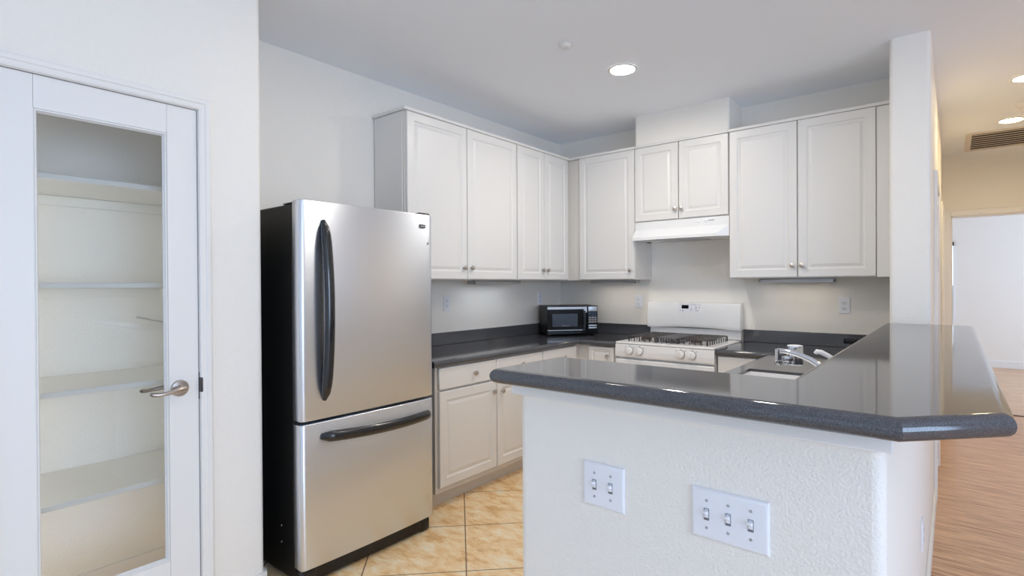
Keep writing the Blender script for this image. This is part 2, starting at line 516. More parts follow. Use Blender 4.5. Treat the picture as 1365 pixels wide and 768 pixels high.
# hall right wall, great room walls
struct_box('wall_hall_right', (1.3, 3.9, 0), (1.4, YE, ZC), M['paint'])
struct_box('wall_great_room', (1.4, 3.9, 0), (4.3, 4.0, ZC), M['paint'])
bm = B()
add_box(bm, (4.3, -3.7, 0), (4.4, -1.8, ZC)); add_box(bm, (4.3, 1.4, 0), (4.4, 4.0, ZC)); add_box(bm, (4.3, -1.8, 0), (4.4, 1.4, 0.35)); add_box(bm, (4.3, -1.8, 2.35), (4.4, 1.4, ZC))
struct('wall_great_right', bm, M['paint'])
bm = B()
add_box(bm, (-2.5, -3.7, 0), (-1.7, -3.6, ZC)); add_box(bm, (3.5, -3.7, 0), (4.3, -3.6, ZC)); add_box(bm, (-1.7, -3.7, 2.35), (3.5, -3.6, ZC)); add_box(bm, (-1.7, -3.7, 0), (3.5, -3.6, 0.12))
struct('wall_rear', bm, M['paint'])


def window_frame(name, fr_, wd, ht, n):
    bm = B(); t = 0.05
    add_fbox(bm, fr_, (0, 0, -0.03), (wd, t, 0.03)); add_fbox(bm, fr_, (0, ht - t, -0.03), (wd, ht, 0.03))
    for k in range(n + 1):
        c = t / 2 + (wd - t) * k / n
        add_fbox(bm, fr_, (c - t / 2, t, -0.03), (c + t / 2, ht - t, 0.03))
    return struct(name, bm, M['trim'])


window_frame('window_2', frame((-1.7, -3.65, 0.12), X, Z, -Y), 5.2, 2.23, 4)
window_frame('window_3', frame((4.35, -1.8, 0.35), Y, Z, X), 3.2, 2.0, 3)

# far room window beside the doorway edge
wn = thing('window_1', None, None, (-0.45, 11.49, 0.68)); wn['kind'] = 'structure'
bm = B()
fr_ = frame((-0.897, 11.5, 0.68), X, Z, -Y)
add_fbox(bm, fr_, (0, 0, 0.0), (0.03, 1.34, 0.03)); add_fbox(bm, fr_, (0.884, 0, 0), (0.896, 1.34, 0.03)); add_fbox(bm, fr_, (0.0302, 0, 0), (0.8838, 0.03, 0.028)); add_fbox(bm, fr_, (0.0302, 0.61, 0), (0.8838, 0.63, 0.028))
obj('window_frame', bm, M['blind'], wn)
bm = B(); add_fbox(bm, fr_, (-0.002, 1.285, 0.001), (0.898, 1.345, 0.05)); obj('window_head', bm, M['slot'], wn)
bm = B(); add_fbox(bm, fr_, (0.0302, 0.6302, 0.002), (0.8838, 1.2848, 0.008)); obj('window_pane', bm, M['sky_pane'], wn)
bm = B(); add_fbox(bm, fr_, (0.0302, 0.0302, 0.002), (0.8838, 0.6098, 0.010)); obj('window_blind', bm, M['blind'], wn)

struct_box('trim_4', (X1 + .002, 7.462, 0.0), (1.3, 7.497, 0.006), M['threshold'], 0.002)
# baseboards
bm = B()
add_box(bm, (X1, YH, 0), (X1 + 0.014, 4.30, 0.085), 0.004)
struct('baseboard_right', bm, M['trim'])
bm = B(); add_box(bm, (XH + 0.02, YH - 0.014, 0), (X1 + 0.014, YH, 0.085), 0.004)
struct('baseboard_front', bm, M['trim'])
bm = B()
add_box(bm, (XP, 0.944, 0), (XP + 0.014, YP_END - 0.018, 0.085), 0.004)
add_prism(bm, [(XP + 0.014, YP_END - 0.022), (XP + 0.006, YP_END + 0.006), (XP - 0.018, YP_END + 0.014), (XP - 0.2, YP_END + 0.014), (XP - 0.2, YP_END), (XP - 0.018, YP_END), (XP, YP_END - 0.022)], 'z', 0, 0.085)
add_box(bm, (XP, -3.6, 0), (XP + 0.014, 0.246, 0.085), 0.004)
struct('baseboard_left', bm, M['trim'])
struct_box('baseboard_pantry', (XL, -0.35, 0), (XL + 0.014, 0.967, 0.085), M['trim'], 0.004)

# white painted trim board under the bar top
bm = B()
add_box(bm, (-0.972, YH - 0.020, 1.052), (-0.084, YH, ZBAR - 0.0425), 0.004)
add_box(bm, (-0.972, YH, 1.052), (XH, 1.32, ZBAR - 0.0425), 0.004)
struct('trim_2', bm, M['trim'])

# ------------------------------------------------------------------ pantry door
d1 = thing('door_1', None, None, (XP, 0.6, 0)); d1['kind'] = 'structure'
LY0, LY1, LZ0, LZ1 = 0.293, 0.8945, 0.012, 2.080
GY0, GY1, GZ0, GZ1 = 0.394, 0.773, 0.285, 1.961
DF, DBK = XP - 0.004, XP - 0.040
bm = B(); add_box(bm, (DBK, GY1 + 0.014, LZ0), (DF, LY1, LZ1), 0.0015); obj('stile', bm, M['door_white'], d1)
bm = B(); add_box(bm, (DBK, LY0, LZ0), (DF, GY0 - 0.006, LZ1), 0.0015); obj('stile', bm, M['door_white'], d1)
bm = B(); add_box(bm, (DBK, GY0 - 0.0055, GZ1 + 0.006), (DF, GY1 + 0.0135, LZ1), 0.0015); obj('rail', bm, M['door_white'], d1)
bm = B(); add_box(bm, (DBK, GY0 - 0.0055, LZ0), (DF, GY1 + 0.0135, GZ0 - 0.008), 0.0015); obj('rail', bm, M['door_white'], d1)
# glazing bead: stepped moulding round the glass
bm = B(); fr_ = frame((XP - 0.022, GY0 - 0.006, GZ0 - 0.008), Y, Z, X)
wd, ht = GY1 + 0.0135 - (GY0 - 0.006), GZ1 + 0.006 - (GZ0 - 0.008)
t = bmesh.new(); rs = []
for ins, h in ((0, 0), (0, 0.013), (0.003, 0.013), (0.004, 0.017), (0.007, 0.017), (0.008, 0.010), (0.012, 0.002), (0.012, 0)):
    rs.append([t.verts.new(p) for p in ((ins, ins, h), (wd - ins, ins, h), (wd - ins, ht - ins, h), (ins, ht - ins, h))])
for a, b in zip(rs, rs[1:] + rs[:1]):
    for k in range(4): t.faces.new((a[k], a[(k + 1) % 4], b[(k + 1) % 4], b[k]))
bmesh.ops.recalc_face_normals(t, faces=t.faces[:]); merge(bm, t, fr_)
obj('glazing_bead', bm, M['door_white'], d1, smooth=0)
bm = B(); add_box(bm, (XP - 0.026, GY0 - 0.005, GZ0 - 0.006), (XP - 0.022, GY1 + 0.012, GZ1 + 0.005)); obj('glass_pane', bm, M['glass'], d1, smooth=0)


def lever(side):
    bm = B(); xo = DF if side > 0 else DBK; s = side
    c = Vector((xo, 0.824, 0.956))
    add_lathe(bm, [(0, 0), (0.033, 0), (0.033, 0.004), (0.030, 0.008), (0.014, 0.010), (0.012, 0.014), (0.012, 0.045), (0.0, 0.047)], c, (s, 0, 0), 28)
    p = [c + Vector((s * 0.040, 0.008, 0.002)), c + Vector((s * 0.046, -0.01, 0.001)), c + Vector((s * 0.050, -0.035, -0.003)), c + Vector((s * 0.052, -0.065, -0.007)), c + Vector((s * 0.050, -0.088, -0.008)), c + Vector((s * 0.044, -0.104, -0.006)), c + Vector((s * 0.036, -0.111, -0.004))]
    add_tube(bm, p, [0.011, 0.0125, 0.009, 0.0075, 0.0075, 0.0085, 0.006], 12)
    return bm


obj('door_handle', lever(1), M['nickel'], d1, label='satin nickel lever handle')
obj('door_handle', lever(-1), M['nickel'], d1, label='satin nickel lever handle on the pantry side')
bm = B(); add_box(bm, (DBK + 0.006, LY1, 0.90), (DF + 0.001, LY1 + 0.003, 1.01)); add_box(bm, (DF - 0.004, LY1 + 0.0015, 0.930), (DF + 0.018, LY1 + 0.012, 0.990), 0.004, 3)
obj('strike_plate', bm, M['cast_iron'], d1)

# casing round the pantry door: stepped profile swept round three sides
bm = B(); prof = [(0, 0), (0.0, 0.010), (0.006, 0.013), (0.020, 0.013), (0.024, 0.017), (0.038, 0.017), (0.043, 0.011), (0.047, 0.009), (0.047, 0)]
ci0, ci1, ciz = DY0 - 0.003, DY1 - 0.001, DZ - 0.003
t = bmesh.new(); sec = []
for yy, zz, sy, sz in ((ci0, 0, -1, 0), (ci0, ciz, -1, 1), (ci1, ciz, 1, 1), (ci1, 0, 1, 0)):
    sec.append([t.verts.new((XP + h, yy + sy * o_, zz + sz * o_)) for o_, h in prof])
for a, b in zip(sec, sec[1:]):
    for k in range(len(prof)):
        k2 = (k + 1) % len(prof); t.faces.new((a[k], a[k2], b[k2], b[k]))
t.faces.new(sec[0]); t.faces.new(sec[-1][::-1])
bmesh.ops.recalc_face_normals(t, faces=t.faces[:]); merge(bm, t)
add_box(bm, (XP - 0.115, LY1 + 0.0035, 0), (XP, DY1, DZ)); add_box(bm, (XP - 0.115, DY0, 0), (XP, LY0 - 0.0008, DZ)); add_box(bm, (XP - 0.115, DY0, LZ1 + 0.003), (XP, DY1, DZ))
struct('trim_3', bm, M['trim'], smooth=0)

# pantry shelves
for zt, lb in ((1.778, 'white pantry shelf behind the glass, topmost of four'), (1.379, 'white pantry shelf at eye height, second from the top'),
               (0.978, 'white pantry shelf just above the lever handle level'), (0.566, 'white pantry shelf behind the glass, lowest of four')):
    th_ = thing('pantry_shelf', lb, 'shelf', (-2.78, 0.31, zt - 0.02), 'shelves in the pantry')
    box_obj('board', (XL + 0.001, -0.349, zt - 0.022), (-2.545, 0.966, zt), M['shelf'], th_, 0.004)
    box_obj('cleat', (XL + 0.001, -0.349, zt - 0.064), (XL + 0.02, 0.966, zt - 0.0225), M['shelf'], th_, 0.002)
    box_obj('cleat', (XL + 0.02, 0.947, zt - 0.064), (-2.57, 0.966, zt - 0.0225), M['shelf'], th_, 0.002)
bm = B()
add_tube(bm, [(-2.80, 0.966, 1.182), (-2.80, 0.90, 1.199), (-2.80, 0.794, 1.228)], 0.004, 8)
add_lathe(bm, [(0, 0), (0.014, 0), (0.012, 0.004), (0, 0.005)], (-2.80, 0.967, 1.182), (0, -1, 0), 12)
tag(obj('metal_rod', bm, M['chrome']), 'thin bright metal rod on the pantry side wall, seen through the glass', 'rod')

# ------------------------------------------------------------------ cabinet builders
def knob(door, p, w):
    bm = B()
    add_lathe(bm, [(0, 0), (0.009, 0), (0.007, 0.003), (0.0055, 0.008), (0.008, 0.013), (0.0145, 0.016), (0.0165, 0.021), (0.0145, 0.026), (0.008, 0.029), (0, 0.030)], p, w, 20)
    return obj('knob', bm, M['bronze'], door)


DOORP = [(0, 0), (0, 0.014), (0.0015, 0.0175), (0.005, 0.019), (0.054, 0.019), (0.060, 0.0135), (0.069, 0.0125), (0.086, 0.0185), (0.09, 0.019)]
DRAWP = [(0, 0), (0, 0.014), (0.0015, 0.0175), (0.005, 0.019)]
SLIMP = [(0, 0), (0, 0.014), (0.0015, 0.0175), (0.005, 0.019), (0.030, 0.019), (0.036, 0.0135), (0.043, 0.0125), (0.058, 0.0185), (0.062, 0.019)]


def front(name, parent, side, a0, a1, z0, z1, face, prof, kn=None):
    """side 'L': faces +x at x=face, a along y.  side 'B': faces -y at y=face, a along x"""
    if side == 'L': fr_ = frame((face - 0.019, a0, z0), Y, Z, X); w_ = X
    elif side == 'B': fr_ = frame((a0, face + 0.019, z0), X, Z, -Y); w_ = -Y
    else: fr_ = frame((face + 0.019, a1, z0), -Y, Z, -X); w_ = -X
    bm = B(); add_rings(bm, fr_, a1 - a0, z1 - z0, prof)
    d = obj(name, bm, M['cabinet'], parent, smooth=20)
    if kn:
        p = fr_ @ Vector((kn[0] - a0 if side != 'S' else a1 - kn[0], kn[1] - z0, 0.0188)); knob(d, p, w_)
    return d


GRP_U = 'white upper cabinets'
# --- left run of uppers
cab = thing('upper_cabinet', 'tall white upper cabinet nearest the refrigerator, two wide raised-panel doors', 'cabinet', (-2.85, 2.78, ZBOT), GRP_U)
box_obj('body', (XL + .001, 2.223, ZBOT), (XU - 0.021, 3.343, 2.474), M['cab_in'], cab, 0.0015)
box_obj('end_panel', (XL + .012, 2.217, ZBOT + .002), (XU - 0.034, 2.2228, 2.472), M['cabinet'], cab, 0.001)
front('door', cab, 'L', 2.232, 2.772, ZBOT + .006, 2.4735, XU, DOORP, (2.735, 1.484))
front('door', cab, 'L', 2.779, 3.339, ZBOT + .006, 2.4735, XU, DOORP, (2.812, 1.485))
box_obj('crown', (XL + .001, 2.205, 2.4745), (XU + 0.007, 3.3435, ZTOP), M['cabinet'], cab, 0.003)
cab = thing('upper_cabinet', 'white upper cabinet in the left run beside the inside corner, two narrow doors', 'cabinet', (-2.85, 3.73, ZBOT), GRP_U)
box_obj('body', (XL + .001, 3.344, ZBOT), (XU - 0.021, 4.425, 2.474), M['cab_in'], cab, 0.0015)
front('door', cab, 'L', 3.350, 3.708, ZBOT + .006, 2.4735, XU, DOORP, (3.678, 1.484))
front('door', cab, 'L', 3.714, 4.072, ZBOT + .006, 2.4735, XU, DOORP, (3.744, 1.485))
box_obj('crown', (XL + .001, 3.344, 2.4745), (XU + 0.007, 4.425, ZTOP), M['cabinet'], cab, 0.003)
# --- back run
YF_ = YU + 0.021
cab = thing('upper_cabinet', 'white single-door upper cabinet between the inside corner and the range hood', 'cabinet', (-2.34, 4.26, ZBOT), GRP_U)
box_obj('body', (XU - .020, YF_, ZBOT), (-2.041, YB - .001, 2.474), M['cab_in'], cab, 0.0015)
front('door', cab, 'B', -2.575, -2.044, ZBOT + .006, 2.4735, YU, DOORP, (-2.078, 1.479))
box_obj('crown', (XU + .008, YU - 0.007, 2.4745), (-2.0405, YB - .001, ZTOP), M['cabinet'], cab, 0.003)
cab = thing('upper_cabinet', 'short white two-door upper cabinet directly above the range hood', 'cabinet', (-1.662, 4.26, 1.868), GRP_U)
box_obj('body', (-2.040, YF_, 1.866), (-1.284, YB - .001, 2.474), M['cab_in'], cab, 0.0015)
front('door', cab, 'B', -2.037, -1.670, 1.873, 2.4735, YU, DOORP, (-1.692, 1.951))
front('door', cab, 'B', -1.663, -1.288, 1.873, 2.4735, YU, DOORP, (-1.641, 1.950))
box_obj('crown', (-2.040, YU - 0.007, 2.4745), (-1.2835, YB - .001, ZTOP), M['cabinet'], cab, 0.003)
cab = thing('upper_cabinet', 'wide white two-door upper cabinet between the range hood and the column', 'cabinet', (-0.78, 4.26, ZBOT), GRP_U)
box_obj('body', (-1.283, YF_, ZBOT), (X0 - .001, YB - .001, 2.474), M['cab_in'], cab, 0.0015)
front('door', cab, 'B', -1.279, -0.831, ZBOT + .006, 2.4735, YU, DOORP, (-0.857, 1.483))
front('door', cab, 'B', -0.825, -0.381, ZBOT + .006, 2.4735, YU, DOORP, (-0.797, 1.482))
box_obj('filler', (-0.377, YU + 0.006, ZBOT + .001), (X0 - .001, YF_ - .0005, 2.472), M['cabinet'], cab, 0.0015)
box_obj('crown', (-1.283, YU - 0.007, 2.4745), (X0 - .001, YB - .001, ZTOP), M['cabinet'], cab, 0.003)

# under-cabinet strip lights, with a glow added to their lenses
for a, b, lb in (((-2.90, 3.00, ZBOT - 0.026), (-2.82, 3.56, ZBOT - 0.0005), 'slim strip light under the left run of upper cabinets'),
                 ((-2.54, 4.23, ZBOT - 0.024), (-2.10, 4.31, ZBOT - 0.0005), 'slim strip light under the cabinet left of the hood'),
                 ((-1.11, 4.23, ZBOT - 0.024), (-0.63, 4.31, ZBOT - 0.0005), 'slim strip light under the cabinet right of the hood')):
    l_ = thing('under_cabinet_light', lb, 'light', ((a[0] + b[0]) / 2, (a[1] + b[1]) / 2, a[2]), 'under-cabinet strip lights')
    bm = B(); add_box(bm, (a[0], a[1], a[2] + 0.008), b, 0.002)
    add_box(bm, (a[0], a[1], a[2] - .004), (a[0] + .006, b[1], a[2] + .009)); add_box(bm, (b[0] - .006, a[1], a[2] - .004), (b[0], b[1], a[2] + .009))
    add_box(bm, (a[0], a[1], a[2] - .004), (b[0], a[1] + .006, a[2] + .009)); add_box(bm, (a[0], b[1] - .006, a[2] - .004), (b[0], b[1], a[2] + .009))
    obj('housing', bm, M['alu'], l_)
    box_obj('lens', (a[0] + .010, a[1] + .012, a[2] + .004), (b[0] - .010, b[1] - .012, a[2] + 0.0078), M['strip_fill_glow_cool' if a[0] < -2.8 else 'strip_fill_glow'], l_, 0.002)

# --- base cabinets, left run
XBD = -2.389; ZB0 = 0.135; ZK = 0.867
GRP_B = 'white base cabinets'
cab = thing('base_cabinet', 'white base cabinet beside the refrigerator, drawers above two raised-panel doors', 'cabinet', (-2.70, 2.75, 0), GRP_B)
box_obj('body', (XL + .001, 2.206, 0.100), (XBD - 0.021, 3.280, ZK), M['cab_in'], cab, 0.0015)
box_obj('toe_kick', (XL + .001, 2.206, 0), (-2.482, 3.280, 0.0995), M['cab_in'], cab)
front('drawer', cab, 'L', 2.226, 2.748, 0.728, 0.860, XBD, DRAWP, (2.53, 0.797))
front('drawer', cab, 'L', 2.756, 3.276, 0.728, 0.860, XBD, DRAWP, (3.02, 0.797))
front('door', cab, 'L', 2.226, 2.748, ZB0, 0.716, XBD, DOORP, (2.713, 0.648))
front('door', cab, 'L', 2.756, 3.276, ZB0, 0.716, XBD, DOORP, (2.798, 0.640))
cab = thing('base_cabinet', 'white base cabinet in the left run nearest the corner, part hidden by the bar', 'cabinet', (-2.70, 3.75, 0), GRP_B)
box_obj('body', (XL + .001, 3.281, 0.100), (XBD - 0.021, 4.425, ZK), M['cab_in'], cab, 0.0015)
box_obj('toe_kick', (XL + .001, 3.281, 0), (-2.482, 4.425, 0.0995), M['cab_in'], cab)
front('drawer', cab, 'L', 3.288, 3.745, 0.728, 0.860, XBD, DRAWP, (3.55, 0.788))
front('door', cab, 'L', 3.288, 3.745, ZB0, 0.716, XBD, DOORP, (3.32, 0.645))
YBD = 3.785
cab = thing('base_cabinet', 'narrow white base cabinet squeezed between the corner and the stove', 'cabinet', (-2.22, 4.1, 0), GRP_B)
box_obj('body', (XBD - 0.020, YBD + .021, 0.100), (-2.053, 4.425, ZK), M['cab_in'], cab, 0.0015)
box_obj('toe_kick', (XBD - 0.020, 3.876, 0), (-2.053, 4.425, 0.0995), M['cab_in'], cab)
front('door', cab, 'B', -2.300, -2.072, ZB0, 0.862, YBD, SLIMP, (-2.121, 0.792))
cab = thing('base_cabinet', 'white base cabinet with a plain drawer front just right of the stove', 'cabinet', (-1.10, 4.1, 0), GRP_B)
box_obj('body', (-1.272, YBD + .021, 0.100), (-0.89, 4.425, ZK), M['cab_in'], cab, 0.0015)
box_obj('toe_kick', (-1.272, 3.876, 0), (-0.89, 4.425, 0.0995), M['cab_in'], cab)
front('drawer', cab, 'B', -1.264, -0.935, 0.728, 0.860, YBD, DRAWP, (-1.09, 0.797))
front('door', cab, 'B', -1.264, -0.935, ZB0, 0.716, YBD, DOORP, (-0.97, 0.645))
cab = thing('base_cabinet', 'white sink base cabinet behind the half wall of the peninsula', 'cabinet', (-0.59, 2.5, 0), GRP_B)
bm = B()
add_box(bm, (-0.888, 1.322, 0.10), (-0.868, 3.80, ZK)); add_box(bm, (-0.868, 1.322, 0.10), (X0 - .002, 1.342, ZK)); add_box(bm, (-0.868, 1.342, 0.10), (X0 - .002, 3.80, 0.12)); add_box(bm, (-0.302, 1.342, 0.12), (X0 - .002, 3.80, ZK)); add_box(bm, (-0.868, 2.30, 0.12), (-0.302, 2.318, ZK)); add_box(bm, (-0.868, 3.10, 0.12), (-0.302, 3.118, ZK))
obj('body', bm, M['cab_in'], cab)
box_obj('toe_kick', (-0.82, 1.322, 0), (X0 - .002, 3.80, 0.0995), M['cab_in'], cab)
for a0, a1, kk in ((1.36, 1.82, 1.79), (1.826, 2.29, 1.86), (2.296, 2.70, 2.67), (2.706, 3.11, 2.74), (3.116, 3.72, 3.69)):
    front('door', cab, 'S', a0, a1, ZB0, 0.860, -0.908, DOORP, (kk, 0.78))

# ------------------------------------------------------------------ countertops
ct = thing('countertop', 'charcoal speckled countertop along the left wall, turning the corner to the stove', 'countertop', (-2.6, 3.3, 0.868), 'charcoal countertops')
bm = B()
grid_slab(bm, [XL + .001, -2.371, -2.050], [2.170, 3.765, YB - .001], lambda x, y: x < -2.371 or y > 3.765, 0.868, ZCT,
          lambda m_: (abs(m_.x + 2.371) < .01 and m_.y < 3.765) or (abs(m_.y - 3.765) < .01 and m_.x > -2.371), 0.0185)
obj('slab', bm, M['counter'], ct)
box_obj('backsplash', (XL + .001, 2.170, ZCT + .0003), (XL + .020, YB - .001, 1.003), M['counter'], ct, 0.003)
box_obj('backsplash', (XL + .0205, YB - .020, ZCT + .0003), (-2.050, YB - .001, 1.003), M['counter'], ct, 0.003)
ct = thing('countertop', 'charcoal speckled countertop right of the stove, running round the sink behind the bar', 'countertop', (-0.7, 3.0, 0.868), 'charcoal countertops')
SX0, SX1, SY0, SY1 = -0.842, -0.462, 2.36, 3.025
bm = B()
grid_slab(bm, [-1.275, -0.923, SX0, SX1, X0 - .001], [1.322, SY0, SY1, 3.765, YB - .001],
          lambda x, y: (y > 3.765 or x > -0.923) and not (SX0 < x < SX1 and SY0 < y < SY1), 0.868, ZCT,
          lambda m_: (abs(m_.x + 0.923) < .01 and m_.y < 3.765) or (abs(m_.y - 3.765) < .01 and m_.x < -0.923), 0.0185)
obj('slab', bm, M['counter'], ct)
box_obj('backsplash', (-1.275, YB - .020, ZCT + .0003), (X0 - .001, YB - .001, 1.003), M['counter'], ct, 0.003)
box_obj('backsplash', (X0 - .021, 1.3225, ZCT + .0003), (X0 - .001, YB - .0205, 1.0), M['counter'], ct, 0.003)

# raised bar top with rolled edge
bm = B()
pts = [(-0.985, 1.103), (-0.066, 1.103), (0.084, 1.262), (0.084, 3.700), (X1 + .001, 3.7285), (X0 - .022, 3.7285), (X0 - .022, 1.431), (-0.975, 1.431)]
pts[3] = (0.084, 3.7285)
del pts[4]
add_prism(bm, pts, 'z', ZBAR - 0.042, ZBAR, lambda mid, d: abs(d.z) < 0.1, 0.0202, 6)
tag(obj('bar_countertop', bm, M['counter']), 'raised charcoal bar top with rolled edge and clipped corner on the half wall', 'countertop')

# sink
sk = thing('sink', 'white undermount sink in the counter behind the bar', 'sink', ((SX0 + SX1) / 2, (SY0 + SY1) / 2, 0.68))
bm = B(); fr_ = frame((SX0 + .0005, SY0 + .0005, 0.0), X, Y, Z)
wd, ht = SX1 - SX0 - .001, SY1 - SY0 - .001
t = bmesh.new(); rs = []
for ins, h in ((0, 0.894), (0, 0.69), (0.02, 0.675), (0.03, 0.685), (0.026, 0.70), (0.014, 0.73), (0.010, 0.86), (0.006, 0.894)):
    rs.append([t.verts.new(p) for p in ((ins, ins, h), (wd - ins, ins, h), (wd - ins, ht - ins, h), (ins, ht - ins, h))])
t.faces.new(rs[2][::-1]); t.faces.new(rs[3])
for a, b in list(zip(rs[:3], rs[1:3])) + list(zip(rs[3:], rs[4:])) + [(rs[-1], rs[0])]:
    for k in range(4): t.faces.new((a[k], a[(k + 1) % 4], b[(k + 1) % 4], b[k]))
bmesh.ops.recalc_face_normals(t, faces=t.faces[:]); merge(bm, t, fr_)
obj('bowl', bm, M['sink'], sk)
bm = B(); add_lathe(bm, [(0, 0.0), (0.045, 0.0), (0.045, 0.004), (0.03, 0.005), (0.012, 0.002), (0, 0.002)], ((SX0 + SX1) / 2, (SY0 + SY1) / 2, 0.6855), (0, 0, 1), 24)
obj('drain', bm, M['chrome'], sk)

# faucet
fa = thing('faucet', 'chrome faucet with a low curved spout reaching over the sink', 'faucet', (-0.40, 2.68, ZCT))
bm = B(); add_lathe(bm, [(0, 0), (0.030, 0), (0.030, 0.006), (0.024, 0.012), (0.022, 0.05), (0.018, 0.062), (0, 0.066)], (-0.40, 2.68, ZCT + .0005), (0, 0, 1), 24); obj('base', bm, M['chrome'], fa)
bm = B(); add_tube(bm, [(-0.405, 2.68, 0.955), (-0.44, 2.68, 0.988), (-0.49, 2.68, 1.022), (-0.54, 2.68, 1.042), (-0.59, 2.68, 1.052), (-0.625, 2.68, 1.054)], [0.014, 0.0135, 0.0125, 0.012, 0.0115, 0.0115], 14)
add_tube(bm, [(-0.622, 2.68, 1.060), (-0.622, 2.68, 1.012)], [0.0145, 0.0145], 14); obj('spout', bm, M['chrome'], fa)
bm = B(); add_lathe(bm, [(0, 0), (0.015, 0), (0.0165, 0.006), (0.0165, 0.018), (0.013, 0.021), (0, 0.021)], (-0.622, 2.68, 0.990), (0, 0, 1), 18)
for k in range(10):
    a_ = 2 * math.pi * k / 10
    add_box(bm, (-0.622 + .0165 * math.cos(a_) - .0015, 2.68 + .0165 * math.sin(a_) - .0015, 0.994), (-0.622 + .0165 * math.cos(a_) + .0015, 2.68 + .0165 * math.sin(a_) + .0015, 1.008))
obj('aerator', bm, M['chrome'], fa)
wf = thing('water_filter', 'round chrome canister with a pale lid clipped beside the faucet tip', 'water filter', (-0.572, 2.772, 0.98))
bm = B(); add_lathe(bm, [(0, 0), (0.030, 0), (0.034, 0.004), (0.034, 0.084), (0.0335, 0.087), (0, 0.087)], (-0.572, 2.772, 0.982), (0, 0, 1), 32)
obj('canister', bm, M['chrome'], wf)
bm = B(); add_lathe(bm, [(0, 0), (0.033, 0), (0.033, 0.0025), (0.029, 0.004), (0, 0.0042)], (-0.572, 2.772, 1.0692), (0, 0, 1), 32); obj('lid', bm, M['plastic'], wf)
bm = B(); add_box(bm, (-0.612, 2.7015, 1.0), (-0.580, 2.748, 1.024), 0.004); add_box(bm, (-0.606, 2.712, 0.984), (-0.590, 2.745, 0.9995), 0.004); obj('connector', bm, M['chrome'], wf)
sd = thing('soap_dispenser', 'small pale curved soap spout behind the faucet, half hidden by the bar', 'soap dispenser', (-0.40, 2.95, ZCT))
bm = B(); add_lathe(bm, [(0, 0), (0.022, 0), (0.022, 0.005), (0.013, 0.01), (0.012, 0.06), (0, 0.062)], (-0.40, 2.95, ZCT + .0005), (0, 0, 1), 20); obj('base', bm, M['chrome'], sd)
bm = B(); add_tube(bm, [(-0.40, 2.95, 0.965), (-0.43, 2.95, 0.993), (-0.465, 2.95, 1.013), (-0.495, 2.95, 1.028), (-0.513, 2.95, 1.030), (-0.520, 2.95, 1.020)], [0.011, 0.011, 0.011, 0.012, 0.012, 0.009], 12)
obj('spout', bm, M['plastic'], sd)

# ------------------------------------------------------------------ refrigerator
FX, FY0, FY1 = -2.235, 1.255, 2.040
fg = thing('refrigerator', 'stainless steel bottom-freezer refrigerator with black sides between pantry wall and cabinets', 'refrigerator', (-2.6, 1.65, 0))
box_obj('case', (-2.985, FY0 + .004, 0.022), (FX - 0.078, FY1 - .004, 1.735), M['black_case'], fg, 0.008, 3)


def fridge_front(z0, z1):
    n = 14; pts = []
    hw = (FY1 - FY0) / 2; yc = (FY0 + FY1) / 2
    pts.append((FX - 0.070, FY0)); pts.append((FX - 0.022, FY0))
    pts.append((FX - 0.0125, FY0 + 0.004)); pts.append((FX - 0.0075, FY0 + 0.013))
    for k in range(n + 1):
        u = -1 + 2 * k / n
        pts.append((FX + 0.008 * (1 - u * u) - 0.006, yc + u * (hw - 0.026)))
    pts.append((FX - 0.0075, FY1 - 0.013)); pts.append((FX - 0.0125, FY1 - 0.004)); pts.append((FX - 0.022, FY1)); pts.append((FX - 0.070, FY1))
    bm = B()
    add_prism(bm, pts, 'z', z0, z1, lambda mid, d: abs(d.z) < .1 and mid.x > FX - 0.06, 0.004, 2)
    return bm


dr = obj('door', fridge_front(0.752, 1.748), M['steel'], fg, smooth=50)
fz = obj('freezer_drawer', fridge_front(0.084, 0.738), M['steel'], fg, smooth=50)
box_obj('gasket', (FX - 0.0775, FY0 + .006, 0.09), (FX - 0.0705, FY1 - .006, 1.742), M['black_plastic'], fg)


def arch(pts_c, wid, dep, up):
    """flattened bar handle swept through points, width profile wid, depth dep"""
    bm = B(); n = len(pts_c)
    t = bmesh.new(); rings = []
    ups = Vector(up)
    for i, p in enumerate(pts_c):
        d = (pts_c[min(i + 1, n - 1)] - pts_c[max(i - 1, 0)]).normalized()
        s = ups; q = s.cross(d).normalized()
        rings.append([t.verts.new(p + s * wid[i] * math.cos(2 * math.pi * k / 16) + q * dep[i] * math.sin(2 * math.pi * k / 16)) for k in range(16)])
    for a, b in zip(rings, rings[1:]):
        for k in range(16): t.faces.new((a[k], a[(k + 1) % 16], b[(k + 1) % 16], b[k]))
    t.faces.new(rings[0][::-1]); t.faces.new(rings[-1])
    bmesh.ops.recalc_face_normals(t, faces=t.faces[:]); merge(bm, t)
    return bm


pc, wd_, dp_ = [], [], []
for k in range(25):
    u = k / 24; s = math.sin(math.pi * u)
    pc.append(Vector((FX - 0.002 + 0.044 * s ** 0.5, 1.368 + 0.004 * s, 0.838 + (1.661 - 0.838) * u)))
    e_ = min(1, min(u, 1 - u) / 0.05)
    wd_.append(0.010 + 0.0145 * min(1, min(u, 1 - u) / 0.10) ** 0.6); dp_.append(0.008 + 0.010 * e_ ** 0.5)
obj('handle', arch(pc, wd_, dp_, (0, 1, 0)), M['handle_black'], dr, label='black arched vertical handle')
pc, wd_, dp_ = [], [], []
for k in range(25):
    u = k / 24; s = math.sin(math.pi * u)
    pc.append(Vector((FX - 0.002 + 0.050 * s ** 0.5, 1.352 + (2.000 - 1.345) * u, 0.672 - 0.014 * u - 0.006 * s)))
    e_ = min(1, min(u, 1 - u) / 0.05)
    wd_.append(0.014 + 0.012 * e_ ** 0.5); dp_.append(0.008 + 0.012 * e_ ** 0.5)
